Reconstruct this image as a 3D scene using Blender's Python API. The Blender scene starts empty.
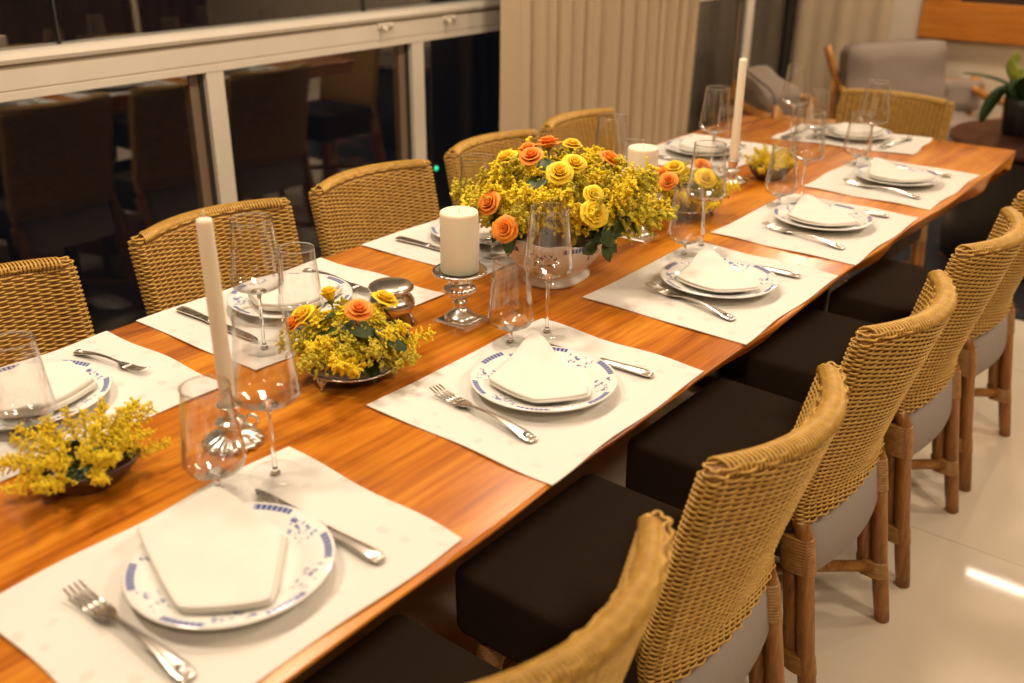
import bpy, bmesh, math, random
from mathutils import Vector, Matrix, Euler
random.seed(7)
PI = math.pi
S = bpy.context.scene
C = S.collection

# ------------------------------------------------------------------ helpers
class MB:
    """collects vertices / faces of one mesh"""
    def __init__(s): s.v = []; s.f = []; s.mi = []
    def add(s, vs, fs, m=0):
        o = len(s.v); s.v += [tuple(p) for p in vs]
        for f in fs: s.f.append(tuple(i + o for i in f)); s.mi.append(m)
    def box(s, lo, hi, m=0):
        x0, y0, z0 = lo; x1, y1, z1 = hi
        s.add([(x0,y0,z0),(x1,y0,z0),(x1,y1,z0),(x0,y1,z0),(x0,y0,z1),(x1,y0,z1),(x1,y1,z1),(x0,y1,z1)],
              [(0,3,2,1),(4,5,6,7),(0,1,5,4),(1,2,6,5),(2,3,7,6),(3,0,4,7)], m)
    def loft(s, rings, closed_ring=True, caps=True, m=0, loop=False):
        n = len(rings[0]); vs = [p for r in rings for p in r]; fs = []
        R = len(rings)
        for i in range(R if loop else R - 1):
            j = (i + 1) % R
            for k in range(n if closed_ring else n - 1):
                l = (k + 1) % n
                fs.append((i*n+k, i*n+l, j*n+l, j*n+k))
        if caps and closed_ring and not loop:
            fs.append(tuple(range(n-1, -1, -1))); fs.append(tuple((R-1)*n + k for k in range(n)))
        s.add(vs, fs, m)
    def lathe(s, prof, n=32, c=(0,0,0), rfun=None, m=0, caps=True):
        rings = []
        for r, z in prof:
            rings.append([(c[0] + r*(rfun(k/n, r, z) if rfun else 1)*math.cos(2*PI*k/n),
                           c[1] + r*(rfun(k/n, r, z) if rfun else 1)*math.sin(2*PI*k/n), c[2] + z) for k in range(n)])
        s.loft(rings, True, caps, m)
    def tube(s, pts, rad, n=8, m=0, closed=False, caps=True, flat=1.0):
        P = [Vector(p) for p in pts]; N = len(P); rings = []
        up = None
        for i in range(N):
            if closed: t = P[(i+1) % N] - P[i-1]
            else: t = P[min(i+1, N-1)] - P[max(i-1, 0)]
            t.normalize()
            if up is None:
                a = Vector((0,0,1)) if abs(t.z) < .9 else Vector((1,0,0))
                up = (a - t*a.dot(t)).normalized()
            else:
                up = (up - t*up.dot(t))
                up = up.normalized() if up.length > 1e-6 else Vector((0,0,1))
            b = t.cross(up); r = rad[i] if isinstance(rad, (list, tuple)) else rad
            rings.append([P[i] + (up*math.cos(2*PI*k/n)*flat + b*math.sin(2*PI*k/n))*r for k in range(n)])
        s.loft(rings, True, caps, m, closed)
    def build(s, name, mats, parent=None, smooth=True, loc=None, auto=None):
        me = bpy.data.meshes.new(name); me.from_pydata(s.v, [], s.f)
        if not isinstance(mats, (list, tuple)): mats = [mats]
        for m in mats: me.materials.append(m)
        me.polygons.foreach_set('material_index', s.mi)
        if smooth: me.polygons.foreach_set('use_smooth', [True]*len(me.polygons))
        me.update()
        bm = bmesh.new(); bm.from_mesh(me); bmesh.ops.recalc_face_normals(bm, faces=bm.faces)
        if auto is not None:
            for e in bm.edges:
                if len(e.link_faces) == 2 and e.calc_face_angle(0) > math.radians(auto): e.smooth = False
        bm.to_mesh(me); bm.free()
        o = bpy.data.objects.new(name, me); C.objects.link(o)
        if parent: o.parent = parent
        if loc: o.location = loc
        return o

def bevelled(o, w=.004, seg=2):
    b = o.modifiers.new('b', 'BEVEL'); b.width = w; b.segments = seg; b.limit_method = 'ANGLE'; b.angle_limit = math.radians(40)
    return o
def tag(o, label=None, cat=None, group=None, kind=None):
    if label: o['label'] = label
    if cat: o['category'] = cat
    if group: o['group'] = group
    if kind: o['kind'] = kind
    return o
def empty(name, loc=(0,0,0), rz=0, label=None, cat=None, group=None):
    o = bpy.data.objects.new(name, None); C.objects.link(o); o.empty_display_size = .05
    o.location = loc; o.rotation_euler = (0, 0, rz)
    return tag(o, label, cat, group)
KIDS = {}
def copy_tree(o, parent=None):
    c = o.copy(); C.objects.link(c)
    if parent: c.parent = parent
    for ch in [x for x in bpy.data.objects if x.parent == o]: copy_tree(ch, c)
    return c
def place(root, loc, rot, label, group=None, cat=None):
    root.location = loc
    root.rotation_euler = rot if isinstance(rot, (tuple, list, Euler)) else (0, 0, rot)
    return tag(root, label, cat, group)
def lerp(a, b, t): return a + (b - a)*t
def interp(tab, z):
    for (a, b), (c, d) in zip(tab, tab[1:]):
        if a <= z <= c: return lerp(b, d, (z - a)/(c - a))
    return tab[0][1] if z < tab[0][0] else tab[-1][1]
ORD = ['first', 'second', 'third', 'fourth', 'fifth']

# ------------------------------------------------------------------ materials
def new_mat(name):
    m = bpy.data.materials.new(name); m.use_nodes = True
    nt = m.node_tree; b = nt.nodes['Principled BSDF']
    return m, nt, b
def N(nt, t, **kw):
    n = nt.nodes.new(t)
    for k, v in kw.items():
        if k in n.inputs: n.inputs[k].default_value = v
        else: setattr(n, k, v)
    return n
def ramp(nt, stops, interp='LINEAR'):
    r = nt.nodes.new('ShaderNodeValToRGB'); r.color_ramp.interpolation = interp
    while len(r.color_ramp.elements) < len(stops): r.color_ramp.elements.new(.5)
    for e, (p, c) in zip(r.color_ramp.elements, stops): e.position = p; e.color = (*c, 1) if len(c) == 3 else c
    return r
def plain(name, col, rough=.5, metal=0, noise=None, bump=0, scale=40, spec=.5, coat=0, **kw):
    m, nt, b = new_mat(name)
    b.inputs['Base Color'].default_value = (*col, 1); b.inputs['Roughness'].default_value = rough
    b.inputs['Metallic'].default_value = metal; b.inputs['Specular IOR Level'].default_value = spec
    b.inputs['Coat Weight'].default_value = coat
    for k, v in kw.items(): b.inputs[k].default_value = v
    tc = N(nt, 'ShaderNodeTexCoord'); nz = N(nt, 'ShaderNodeTexNoise', Scale=scale, Detail=4.0)
    nt.links.new(tc.outputs['Object'], nz.inputs['Vector'])
    if noise:
        r = ramp(nt, [(.3, noise), (.7, col)]); nt.links.new(nz.outputs['Fac'], r.inputs['Fac'])
        nt.links.new(r.outputs['Color'], b.inputs['Base Color'])
    if bump:
        bp = N(nt, 'ShaderNodeBump', Strength=bump, Distance=.002); nt.links.new(nz.outputs['Fac'], bp.inputs['Height'])
        nt.links.new(bp.outputs['Normal'], b.inputs['Normal'])
    return m
def wood(name, dark, mid, light, scale=(1.2, 9, 9), rough=.3, coat=.0, knots=True):
    m, nt, b = new_mat(name)
    tc = N(nt, 'ShaderNodeTexCoord'); mp = N(nt, 'ShaderNodeMapping'); mp.inputs['Scale'].default_value = scale
    nt.links.new(tc.outputs['Object'], mp.inputs['Vector'])
    n1 = N(nt, 'ShaderNodeTexNoise', Scale=1.6, Detail=6.0, Roughness=.62, Distortion=1.3)
    nt.links.new(mp.outputs['Vector'], n1.inputs['Vector'])
    mp2 = N(nt, 'ShaderNodeMapping'); mp2.inputs['Scale'].default_value = (scale[0]*.9, scale[1]*9, scale[2]*9)
    nt.links.new(tc.outputs['Object'], mp2.inputs['Vector'])
    n2 = N(nt, 'ShaderNodeTexNoise', Scale=2.0, Detail=5.0, Roughness=.7); nt.links.new(mp2.outputs['Vector'], n2.inputs['Vector'])
    mx = N(nt, 'ShaderNodeMath', operation='MULTIPLY_ADD'); mx.inputs[1].default_value = .34
    ms = N(nt, 'ShaderNodeMath', operation='MULTIPLY'); ms.inputs[1].default_value = .68
    nt.links.new(n1.outputs['Fac'], ms.inputs[0]); nt.links.new(n2.outputs['Fac'], mx.inputs[0]); nt.links.new(ms.outputs[0], mx.inputs[2])
    r = ramp(nt, [(.37, dark), (.5, mid), (.62, light)]); nt.links.new(mx.outputs[0], r.inputs['Fac'])
    nt.links.new(r.outputs['Color'], b.inputs['Base Color'])
    b.inputs['Roughness'].default_value = rough; b.inputs['Coat Weight'].default_value = coat; b.inputs['Coat Roughness'].default_value = .15; b.inputs['Specular IOR Level'].default_value = .35
    bp = N(nt, 'ShaderNodeBump', Strength=.06, Distance=.002); nt.links.new(n2.outputs['Fac'], bp.inputs['Height']); nt.links.new(bp.outputs['Normal'], b.inputs['Normal'])
    return m
def thin_glass(name, ior=1.5, tint=(1,1,1), rough=0.0, power=5.0):
    m = bpy.data.materials.new(name); m.use_nodes = True; nt = m.node_tree; nt.nodes.clear()
    o = N(nt, 'ShaderNodeOutputMaterial'); mix = N(nt, 'ShaderNodeMixShader'); fr = N(nt, 'ShaderNodeFresnel', IOR=ior)
    geo = N(nt, 'ShaderNodeNewGeometry')
    t = N(nt, 'ShaderNodeBsdfTransparent'); t.inputs['Color'].default_value = (*tint, 1)
    g = N(nt, 'ShaderNodeBsdfGlossy'); g.inputs['Roughness'].default_value = rough
    # a thin sheet reflects the same from both of its faces, so the fresnel term must see the facing normal
    lw = N(nt, 'ShaderNodeLayerWeight', Blend=.5)
    f0 = ((ior-1)/(ior+1))**2
    p = N(nt, 'ShaderNodeMath', operation='POWER'); p.inputs[1].default_value = power
    nt.links.new(lw.outputs['Facing'], p.inputs[0])
    ma = N(nt, 'ShaderNodeMath', operation='MULTIPLY_ADD'); ma.inputs[1].default_value = 1-f0; ma.inputs[2].default_value = f0
    nt.links.new(p.outputs[0], ma.inputs[0]); nt.nodes.remove(fr); nt.nodes.remove(geo)
    nt.links.new(ma.outputs[0], mix.inputs['Fac']); nt.links.new(t.outputs[0], mix.inputs[1]); nt.links.new(g.outputs[0], mix.inputs[2])
    nt.links.new(mix.outputs[0], o.inputs['Surface'])
    return m

M = {}
M['table'] = wood('table_wood', (.24,.052,.003), (.50,.150,.008), (.66,.255,.020), scale=(.9,5.5,5.5), rough=.27, coat=.03)
M['rattan'] = plain('rattan_cane', (.63,.375,.075), .42, noise=(.46,.245,.040), scale=60, spec=.5)
M['core'] = plain('rattan_core', (.27,.125,.024), .6, noise=(.20,.085,.016), scale=60)
M['pole'] = wood('rattan_pole', (.15,.055,.012), (.29,.115,.025), (.40,.175,.045), scale=(14,14,2.2), rough=.33, coat=.2)
M['wrap'] = plain('cane_binding', (.42,.22,.055), .42, noise=(.28,.12,.025), scale=70)
M['seat'] = plain('seat_fabric', (.046,.028,.016), .85, noise=(.038,.023,.013), bump=.25, scale=350, spec=.2)
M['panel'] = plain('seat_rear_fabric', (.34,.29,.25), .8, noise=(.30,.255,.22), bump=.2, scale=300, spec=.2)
M['silver'] = plain('polished_silver', (.90,.85,.78), .24, 1.0, noise=(.80,.74,.66), scale=25)
M['silver_dark'] = plain('tarnished_silver', (.74,.67,.57), .26, 1.0, noise=(.55,.48,.39), scale=30)
M['wax'] = plain('candle_wax', (.89,.80,.60), .45, **{'Subsurface Weight': .35, 'Subsurface Scale': .02})
M['wick'] = plain('candle_wick', (.75,.68,.55), .8)
M['glass'] = thin_glass('wine_glass_crystal', 1.62, power=2.8)
M['footglass'] = thin_glass('glass_foot_crystal', 1.35, power=6.0)
M['pane'] = thin_glass('window_glass', 2.35, (.93,.95,.96))
gm, gnt, gb = new_mat('solid_crystal'); gb.inputs['Base Color'].default_value = (1,1,1,1); gb.inputs['Transmission Weight'].default_value = 1; gb.inputs['Roughness'].default_value = 0; gb.inputs['IOR'].default_value = 1.5
M['solid'] = gm
M['frame'] = plain('cream_aluminium', (.70,.62,.50), .4, noise=(.66,.58,.46), scale=8)
M['frame_dark'] = plain('dark_gasket', (.03,.025,.02), .5)
M['frame_brown'] = plain('post_double_brown', (.20,.13,.08), .5)  # flat brown for the posts' mirror image in the glass
M['leaf'] = plain('rose_leaf_green', (.050,.085,.012), .5, noise=(.028,.050,.008), scale=50)
M['stem'] = plain('flower_stem_green', (.16,.20,.04), .55, noise=(.10,.13,.03), scale=50)
M['bowl_wood'] = plain('dark_bronze_bowl', (.085,.04,.02), .3, noise=(.05,.022,.012), scale=25, spec=.6)
M['gold'] = plain('goldenrod_florets', (.95,.74,.020), .75, noise=(.84,.60,.015), scale=120)
M['gold2'] = plain('goldenrod_florets_olive', (.74,.60,.030), .75, noise=(.42,.35,.025), scale=60)
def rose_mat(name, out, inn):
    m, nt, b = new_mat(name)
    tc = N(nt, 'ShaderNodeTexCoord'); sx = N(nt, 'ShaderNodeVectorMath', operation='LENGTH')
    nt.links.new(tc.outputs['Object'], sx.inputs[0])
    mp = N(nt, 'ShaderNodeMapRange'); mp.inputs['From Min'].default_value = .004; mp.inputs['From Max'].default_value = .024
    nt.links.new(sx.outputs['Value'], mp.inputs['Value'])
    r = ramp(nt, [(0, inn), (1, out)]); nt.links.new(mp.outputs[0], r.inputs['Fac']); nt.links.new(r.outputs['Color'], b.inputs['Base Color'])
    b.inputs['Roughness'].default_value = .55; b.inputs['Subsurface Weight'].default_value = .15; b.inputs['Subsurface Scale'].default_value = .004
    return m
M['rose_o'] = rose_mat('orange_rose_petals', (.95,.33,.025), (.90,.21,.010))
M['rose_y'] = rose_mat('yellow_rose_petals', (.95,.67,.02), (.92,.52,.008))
M['curtain'] = plain('beige_linen', (.56,.43,.28), .85, noise=(.51,.385,.245), bump=.2, scale=220, spec=.15)
M['grey'] = plain('grey_upholstery', (.29,.225,.18), .85, noise=(.25,.195,.155), bump=.25, scale=200, spec=.2)
M['piping'] = plain('grey_piping', (.13,.10,.085), .8)
M['armwood'] = wood('armchair_wood', (.30,.11,.02), (.45,.19,.04), (.55,.26,.07), scale=(6,6,3), rough=.4)
M['panelwood'] = wood('wall_panel_wood', (.36,.11,.010), (.47,.155,.016), (.54,.20,.028), scale=(3,1.2,14), rough=.4)
M['darkart'] = plain('dark_picture', (.05,.025,.012), .4, noise=(.03,.015,.008), scale=6)
M['black'] = plain('black_lacquer', (.012,.010,.009), .35)
M['browntop'] = wood('dark_walnut', (.022,.007,.004), (.045,.015,.007), (.065,.024,.010), scale=(2,9,9), rough=.3)
M['plant'] = plain('plant_leaf_green', (.04,.085,.02), .35, noise=(.025,.05,.014), scale=20)
M['plant_y'] = plain('plant_leaf_lime', (.38,.40,.05), .45, noise=(.25,.30,.04), scale=20)
M['ceil'] = plain('ceiling_paint', (.80,.74,.64), .9)
M['darkwall'] = wood('dark_wood_panelling', (.035,.016,.006), (.07,.032,.012), (.11,.05,.018), scale=(9,9,1.0), rough=.45)

# wall paint
M['wall'] = plain('cream_wall_paint', (.66,.55,.40), .85, noise=(.63,.52,.375), scale=5, bump=.05)
# porcelain floor
m, nt, b = new_mat('cream_porcelain_floor'); M['floor'] = m
tc = N(nt, 'ShaderNodeTexCoord'); mp = N(nt, 'ShaderNodeMapping'); mp.inputs['Location'].default_value = (-.255, -.25, 0)
nt.links.new(tc.outputs['Object'], mp.inputs['Vector'])
br = N(nt, 'ShaderNodeTexBrick', Scale=1.0); br.offset = 0; br.inputs['Brick Width'].default_value = 1.2; br.inputs['Row Height'].default_value = 1.2
br.inputs['Mortar Size'].default_value = .0016; br.inputs['Mortar Smooth'].default_value = .2
br.inputs['Color1'].default_value = (.74,.63,.475,1); br.inputs['Color2'].default_value = (.72,.615,.46,1); br.inputs['Mortar'].default_value = (.42,.34,.24,1)
nt.links.new(mp.outputs['Vector'], br.inputs['Vector'])
nz = N(nt, 'ShaderNodeTexNoise', Scale=2.2, Detail=5.0); nt.links.new(tc.outputs['Object'], nz.inputs['Vector'])
rr = ramp(nt, [(.3, (.90,.90,.90)), (.7, (1,1,1))]); nt.links.new(nz.outputs['Fac'], rr.inputs['Fac'])
mm = N(nt, 'ShaderNodeMix', data_type='RGBA', blend_type='MULTIPLY'); mm.inputs[0].default_value = 1
nt.links.new(br.outputs['Color'], mm.inputs[6]); nt.links.new(rr.outputs['Color'], mm.inputs[7]); nt.links.new(mm.outputs[2], b.inputs['Base Color'])
b.inputs['Roughness'].default_value = .05
# linen placemat, faint woven flowers
m, nt, b = new_mat('white_jacquard_linen'); M['mat'] = m
tc = N(nt, 'ShaderNodeTexCoord'); vo = N(nt, 'ShaderNodeTexVoronoi', Scale=26.0); nz = N(nt, 'ShaderNodeTexNoise', Scale=60.0, Detail=3.0)
nt.links.new(tc.outputs['Object'], vo.inputs['Vector']); nt.links.new(tc.outputs['Object'], nz.inputs['Vector'])
ad = N(nt, 'ShaderNodeMath', operation='MULTIPLY_ADD'); ad.inputs[1].default_value = .55; nt.links.new(nz.outputs['Fac'], ad.inputs[0]); nt.links.new(vo.outputs['Distance'], ad.inputs[2])
r = ramp(nt, [(.44, (.67,.615,.53)), (.52, (.75,.70,.615))]); nt.links.new(ad.outputs[0], r.inputs['Fac']); nt.links.new(r.outputs['Color'], b.inputs['Base Color'])
rr = ramp(nt, [(.44, (.5,.5,.5)), (.52, (.8,.8,.8))]); nt.links.new(ad.outputs[0], rr.inputs['Fac']); nt.links.new(rr.outputs['Color'], b.inputs['Roughness'])
M['napkin'] = plain('white_cotton_napkin', (.79,.745,.655), .9, noise=(.76,.71,.615), bump=.1, scale=30, spec=.1)
# blue and white porcelain : ring pattern around the object's own axis
def porcelain(name, r_band, r_flow, reps, vertical=False):
    m, nt, b = new_mat(name); L = nt.links.new
    tc = N(nt, 'ShaderNodeTexCoord'); sp = N(nt, 'ShaderNodeSeparateXYZ'); L(tc.outputs['Object'], sp.inputs[0])
    def mth(op, a=None, bb=None, c=None):
        n = N(nt, 'ShaderNodeMath', operation=op)
        for i, v in enumerate((a, bb, c)):
            if v is None: continue
            if isinstance(v, (int, float)): n.inputs[i].default_value = v
            else: L(v, n.inputs[i])
        return n.outputs[0]
    ang = mth('ARCTAN2', sp.outputs['Y'], sp.outputs['X'])
    if vertical: rad = sp.outputs['Z']
    else: rad = mth('SQRT', mth('ADD', mth('MULTIPLY', sp.outputs['X'], sp.outputs['X']), mth('MULTIPLY', sp.outputs['Y'], sp.outputs['Y'])))
    fr = mth('FRACT', mth('ADD', mth('MULTIPLY', ang, reps/(2*PI)), 10.0))
    inb = mth('MULTIPLY', mth('GREATER_THAN', rad, r_band[0]), mth('LESS_THAN', rad, r_band[1]))
    seg = mth('LESS_THAN', fr, .44)
    chk = mth('ADD', mth('MULTIPLY', mth('GREATER_THAN', mth('SINE', mth('MULTIPLY', ang, 96.0)), .0), .45), .55)
    edge = mth('MULTIPLY', mth('MULTIPLY', inb, seg), chk)
    nz = N(nt, 'ShaderNodeTexNoise', Scale=150.0, Detail=2.0); L(tc.outputs['Object'], nz.inputs['Vector'])
    vo = N(nt, 'ShaderNodeTexVoronoi', Scale=110.0); L(tc.outputs['Object'], vo.inputs['Vector'])
    infl = mth('MULTIPLY', mth('GREATER_THAN', rad, r_flow[0]), mth('LESS_THAN', rad, r_flow[1]))
    fseg = mth('MULTIPLY', mth('GREATER_THAN', fr, .47), mth('LESS_THAN', fr, .93))
    blob = mth('MULTIPLY', mth('LESS_THAN', vo.outputs['Distance'], .50), mth('GREATER_THAN', nz.outputs['Fac'], .49))
    flow = mth('MULTIPLY', mth('MULTIPLY', infl, fseg), mth('MULTIPLY', blob, .85))
    fac = mth('MAXIMUM', edge, flow)
    r = ramp(nt, [(0, (.83,.80,.73)), (1, (.045,.075,.30))]); L(fac, r.inputs['Fac']); L(r.outputs['Color'], b.inputs['Base Color'])
    b.inputs['Roughness'].default_value = .12
    return m
M['plate'] = porcelain('blue_white_plate', (.1065,.1155), (.083,.108), 6)
M['tureen'] = porcelain('blue_white_tureen', (.090,.101), (.060,.092), 5, True)
# oriental rug
m, nt, b = new_mat('patterned_rug_pile'); M['rug'] = m
tc = N(nt, 'ShaderNodeTexCoord'); vo = N(nt, 'ShaderNodeTexVoronoi', Scale=7.0, feature='F1', distance='MANHATTAN'); nt.links.new(tc.outputs['Object'], vo.inputs['Vector'])
r = ramp(nt, [(0, (.32,.09,.03)), (.22, (.012,.010,.012)), (.34, (.20,.055,.02)), (.43, (.05,.035,.03)), (.5, (.012,.012,.016))], 'CONSTANT'); nt.links.new(vo.outputs['Distance'], r.inputs['Fac'])
nt.links.new(r.outputs['Color'], b.inputs['Base Color']); b.inputs['Roughness'].default_value = .95
def emit(name, col, s):
    m, nt, b = new_mat(name); b.inputs['Base Color'].default_value = (*col, 1); b.inputs['Emission Color'].default_value = (*col, 1); b.inputs['Emission Strength'].default_value = s
    return m
M['led'] = emit('led_diffuser', (1,.88,.70), 45)
M['green'] = emit('green_led_reflection', (.02,.75,.35), 1.3)  # emission imitates a green LED mirrored in the window

# ------------------------------------------------------------------ setting
def struct(name, lo, hi, mat, parent=None):
    b = MB(); b.box(lo, hi); o = b.build(name, mat, parent, smooth=False)
    if parent is None: o['kind'] = 'structure'
    return o
YW, XW = 1.86, 5.36
FZ = -.02     # floor level below the table datum
struct('floor', (-4.6,-4.3,FZ-.06), (XW,YW+.10,FZ), M['floor'])
struct('ceiling', (-4.6,-4.3,2.6), (XW,YW+.10,2.66), M['ceil'])
struct('wall_far', (XW,-4.3,FZ), (XW+.1,YW+.10,2.6), M['wall'])
struct('wall_right', (-4.6,-4.4,FZ), (XW,-4.3,2.6), M['darkwall'])
struct('wall_back', (-4.7,-4.3,FZ), (-4.6,YW+.10,2.6), M['wall'])
struct('wall_above_window', (-4.6,YW,2.48), (XW,YW+.10,2.6), M['wall'])
# guard rail of the window wall
b = MB()
prof = [(y-.02,z) for y,z in [(-.012,1.002),(-.012,1.022),(-.008,1.024),(-.008,1.026),(-.012,1.028),(-.012,1.084),(-.004,1.087),(-.004,1.090),(-.022,1.093),(-.026,1.104),(-.020,1.118),(-.006,1.123),(.07,1.123),(.07,1.002)]]
b.loft([[(x, YW+y, z) for y, z in prof] for x in (-4.6, XW-.002)], True, True)
tag(b.build('trim_rail', M['frame'], smooth=False), kind='structure')
b = MB(); b.box((-4.6,YW-.004,FZ), (XW-.002,YW+.07,.05)); b.box((-4.6,YW,2.44), (XW-.002,YW+.07,2.48))
tag(b.build('trim_track', M['frame'], smooth=False), kind='structure')
posts = [-2.64,-1.74,-.84,.06-.0,.937,1.835,2.735,3.635,4.635]
b = MB(); bb = MB(); bd = MB()
for i, x in enumerate(posts):
    w = .031 if i < 8 else .046
    b.box((x-w,YW-.030,.05), (x+w,YW+.03,1.002)); bb.box((x-w-.045,YW-.004,.05), (x-w-.012,YW+.03,1.002)); bd.box((x-w-.013,YW-.012,.05), (x-w+.002,YW+.028,1.002))
bd.box((5.25,YW-.004,.05), (XW-.002,YW+.06,1.002))
tp = b.build('trim_posts', M['frame'], smooth=False); tag(tp, kind='structure')
bb.build('post_double', M['frame_brown'], tp, smooth=False); bd.build('post_gasket', M['frame_dark'], tp, smooth=False)  # brown strips: posts' inner depth and reflected double, put into colour
k = 0
xs = [-4.6] + posts + [5.3]
for x0, x1 in zip(xs, xs[1:]):
    k += 1; b = MB(); b.box((x0+.012,YW+.0,.05), (x1-.012,YW+.008,1.002)); tag(b.build('window_%d' % k, M['pane'], smooth=False), kind='structure')
jx = [-4.6,-3.52,-2.52,-1.52,-.52,.481,1.60,2.72,3.84,4.9,5.35]
for x0, x1 in zip(jx, jx[1:]):
    k += 1; b = MB(); b.box((x0+.003,YW+.0,1.124), (x1-.003,YW+.008,2.44)); o = tag(b.build('window_%d' % k, M['pane'], smooth=False), kind='structure')
    g = MB(); g.box((x1-.0028,YW-.004,1.124), (x1+.0028,YW+.012,2.44)); g.build('gasket', M['frame_dark'], o, smooth=False)
# small catches on the rail
for i, x in enumerate((1.665, 2.005)):
    t = empty('window_catch', (x, YW-.032, 1.072), 0, ('small cream window catch on the rail, the one farther from the curtain', 'small cream window catch on the rail right beside the curtain')[i], 'window catch', 'catches on the window rail')
    b = MB(); b.box((-.035,-.006,-.010), (.035,.0,.012)); bevelled(b.build('plate', M['frame'], t, smooth=False), .003)
    b = MB(); b.tube([(-.02,-.006,0),(-.02,-.022,-.004),(-.018,-.03,-.014)], [.007,.009,.007], 10); b.build('lever', M['frame'], t); b = MB(); b.tube([(.024,-.006,.0),(.024,-.018,.004)], [.006,.008], 10); b.build('knob', M['frame'], t)
# reflection of a green LED, built as an added glowing disc on the glass
t = empty('reflection_disc', (1.946, YW+.0, .503), 0, 'tiny green glowing disc imitating an LED reflection on the dark glass by a window post', 'reflection disc')
b = MB(); b.lathe([(.0,0),(.013,0),(.013,.006),(.0,.006)], 20); o = b.build('housing', M['frame_dark'], t); o.rotation_euler = (PI/2,0,0)  # added backing behind the imitated reflection
b = MB(); b.lathe([(.0,.006),(.0095,.006),(.008,.010),(.0,.0115)], 20); o = b.build('lens', M['green'], t); o.rotation_euler = (PI/2,0,0)

# curtain
b = MB(); rows = []
nx = 420; x0, x1 = 2.135, 3.72
ph = [(random.random()*6.28) for _ in range(4)]
for zi in range(13):
    z = -.01 + 2.47*zi/12; ring = []
    for i in range(nx+1):
        s = i/nx; x = lerp(x0, x1, s); a = min(1, max(0, (x-2.27)/.05))
        u = x + .018*math.sin(9.3*x + ph[0]) + .012*math.sin(23*x + ph[1])
        fold = abs(math.sin(PI*u/.105))**.62*(1+.22*math.sin(5.1*x+ph[2])) + .06*math.sin(2*PI*u/.041+ph[3])
        y = 1.745 - a*.105*fold - (1-a)*.06
        y += .006*math.sin(3*z + 7*x)
        ring.append((x + .008*math.sin(2*z+x*5), y, z))
    rows.append(ring)
b.loft(rows, False, False)
o = b.build('curtain', M['curtain']); tag(o, 'floor-length beige linen curtain hanging in pleats before the window', 'curtain')
so = o.modifiers.new('s', 'SOLIDIFY'); so.thickness = .003

# rug
b = MB(); b.box((3.16,-1.6,FZ), (4.42,.72,FZ+.008)); o = b.build('area_rug', M['rug'], smooth=False)
tag(o, 'dark patterned area rug with rust and black motifs beyond the table', 'rug')
# LED line on the ceiling
t = empty('linear_ceiling_light', (5.232,-.74,2.6), 0, 'long slim ceiling light near the far wall, mirrored on the floor tiles', 'ceiling light')
b = MB(); b.box((-.045,-.9,-.03), (.045,.89,-.0)); b.build('housing', M['frame'], t, smooth=False)
b = MB(); b.box((-.02,-.88,-.034), (.02,.87,-.0305)); b.build('diffuser', M['led'], t, smooth=False)

# ------------------------------------------------------------------ table
tb = empty('dining_table', (0,0,0), 0, 'long glossy orange-brown wooden dining table with a wavy natural edge', 'table')
def wob(s, k): return .006*math.sin(2.1*s+k) + .004*math.sin(5.3*s+1.7*k) + .0025*math.sin(13*s+.6*k)
out = []
XN = -1.05
n = 150
for i in range(n): x = lerp(XN, 2.571, i/n); out.append((x, -.112 + wob(x, .4)*(1 if x > .4 else .5), 'r'))
for i in range(30): y = lerp(-.107, .827, i/30); out.append((lerp(2.571, 2.517, i/30), y, 'f'))
for i in range(n): x = lerp(2.517, XN, i/n); out.append((x, .827 + .6*wob(x, 2.2), 'l'))
for i in range(30): y = lerp(.827, -.112, i/30); out.append((XN, y, 'n'))
def toff(x, y, kk, d):
    cx = {'r':(0,1),'l':(0,-1),'f':(-1,0),'n':(1,0)}[kk]
    return (x + cx[0]*d, y + cx[1]*d)
rings = []
for z, d, wv in ((.760,.006,0),(.7588,.0015,0),(.756,0,.1),(.748,.005,.4),(.735,.020,.8),(.720,.038,1.3),(.708,.056,1.6),(.700,.080,1.2)):
    ring = []
    for x, y, kk in out:
        w = wv*(wob(x*1.7+y, 3.1) + .004*math.sin(17*x+9*z)) if kk in 'rl' else wv*.3*wob(y*3, 1)
        px, py = toff(x, y, kk, d*(lerp(1.2, .40, min(1, max(0, (x-.1)/1.4))) if kk != 'f' else .35) + w); 
        ring.append((px, py, z))
    rings.append(ring)
b = MB(); b.loft(rings[::-1]); o = b.build('tabletop', M['table'], tb, auto=50)
for x in (-.35, 1.95):
    b = MB(); b.box((x-.05,.20,.03), (x+.05,.54,.700)); b.box((x-.12,.14,FZ), (x+.12,.60,.03)); bevelled(b.build('leg', M['browntop'], tb, smooth=False), .008)

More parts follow.
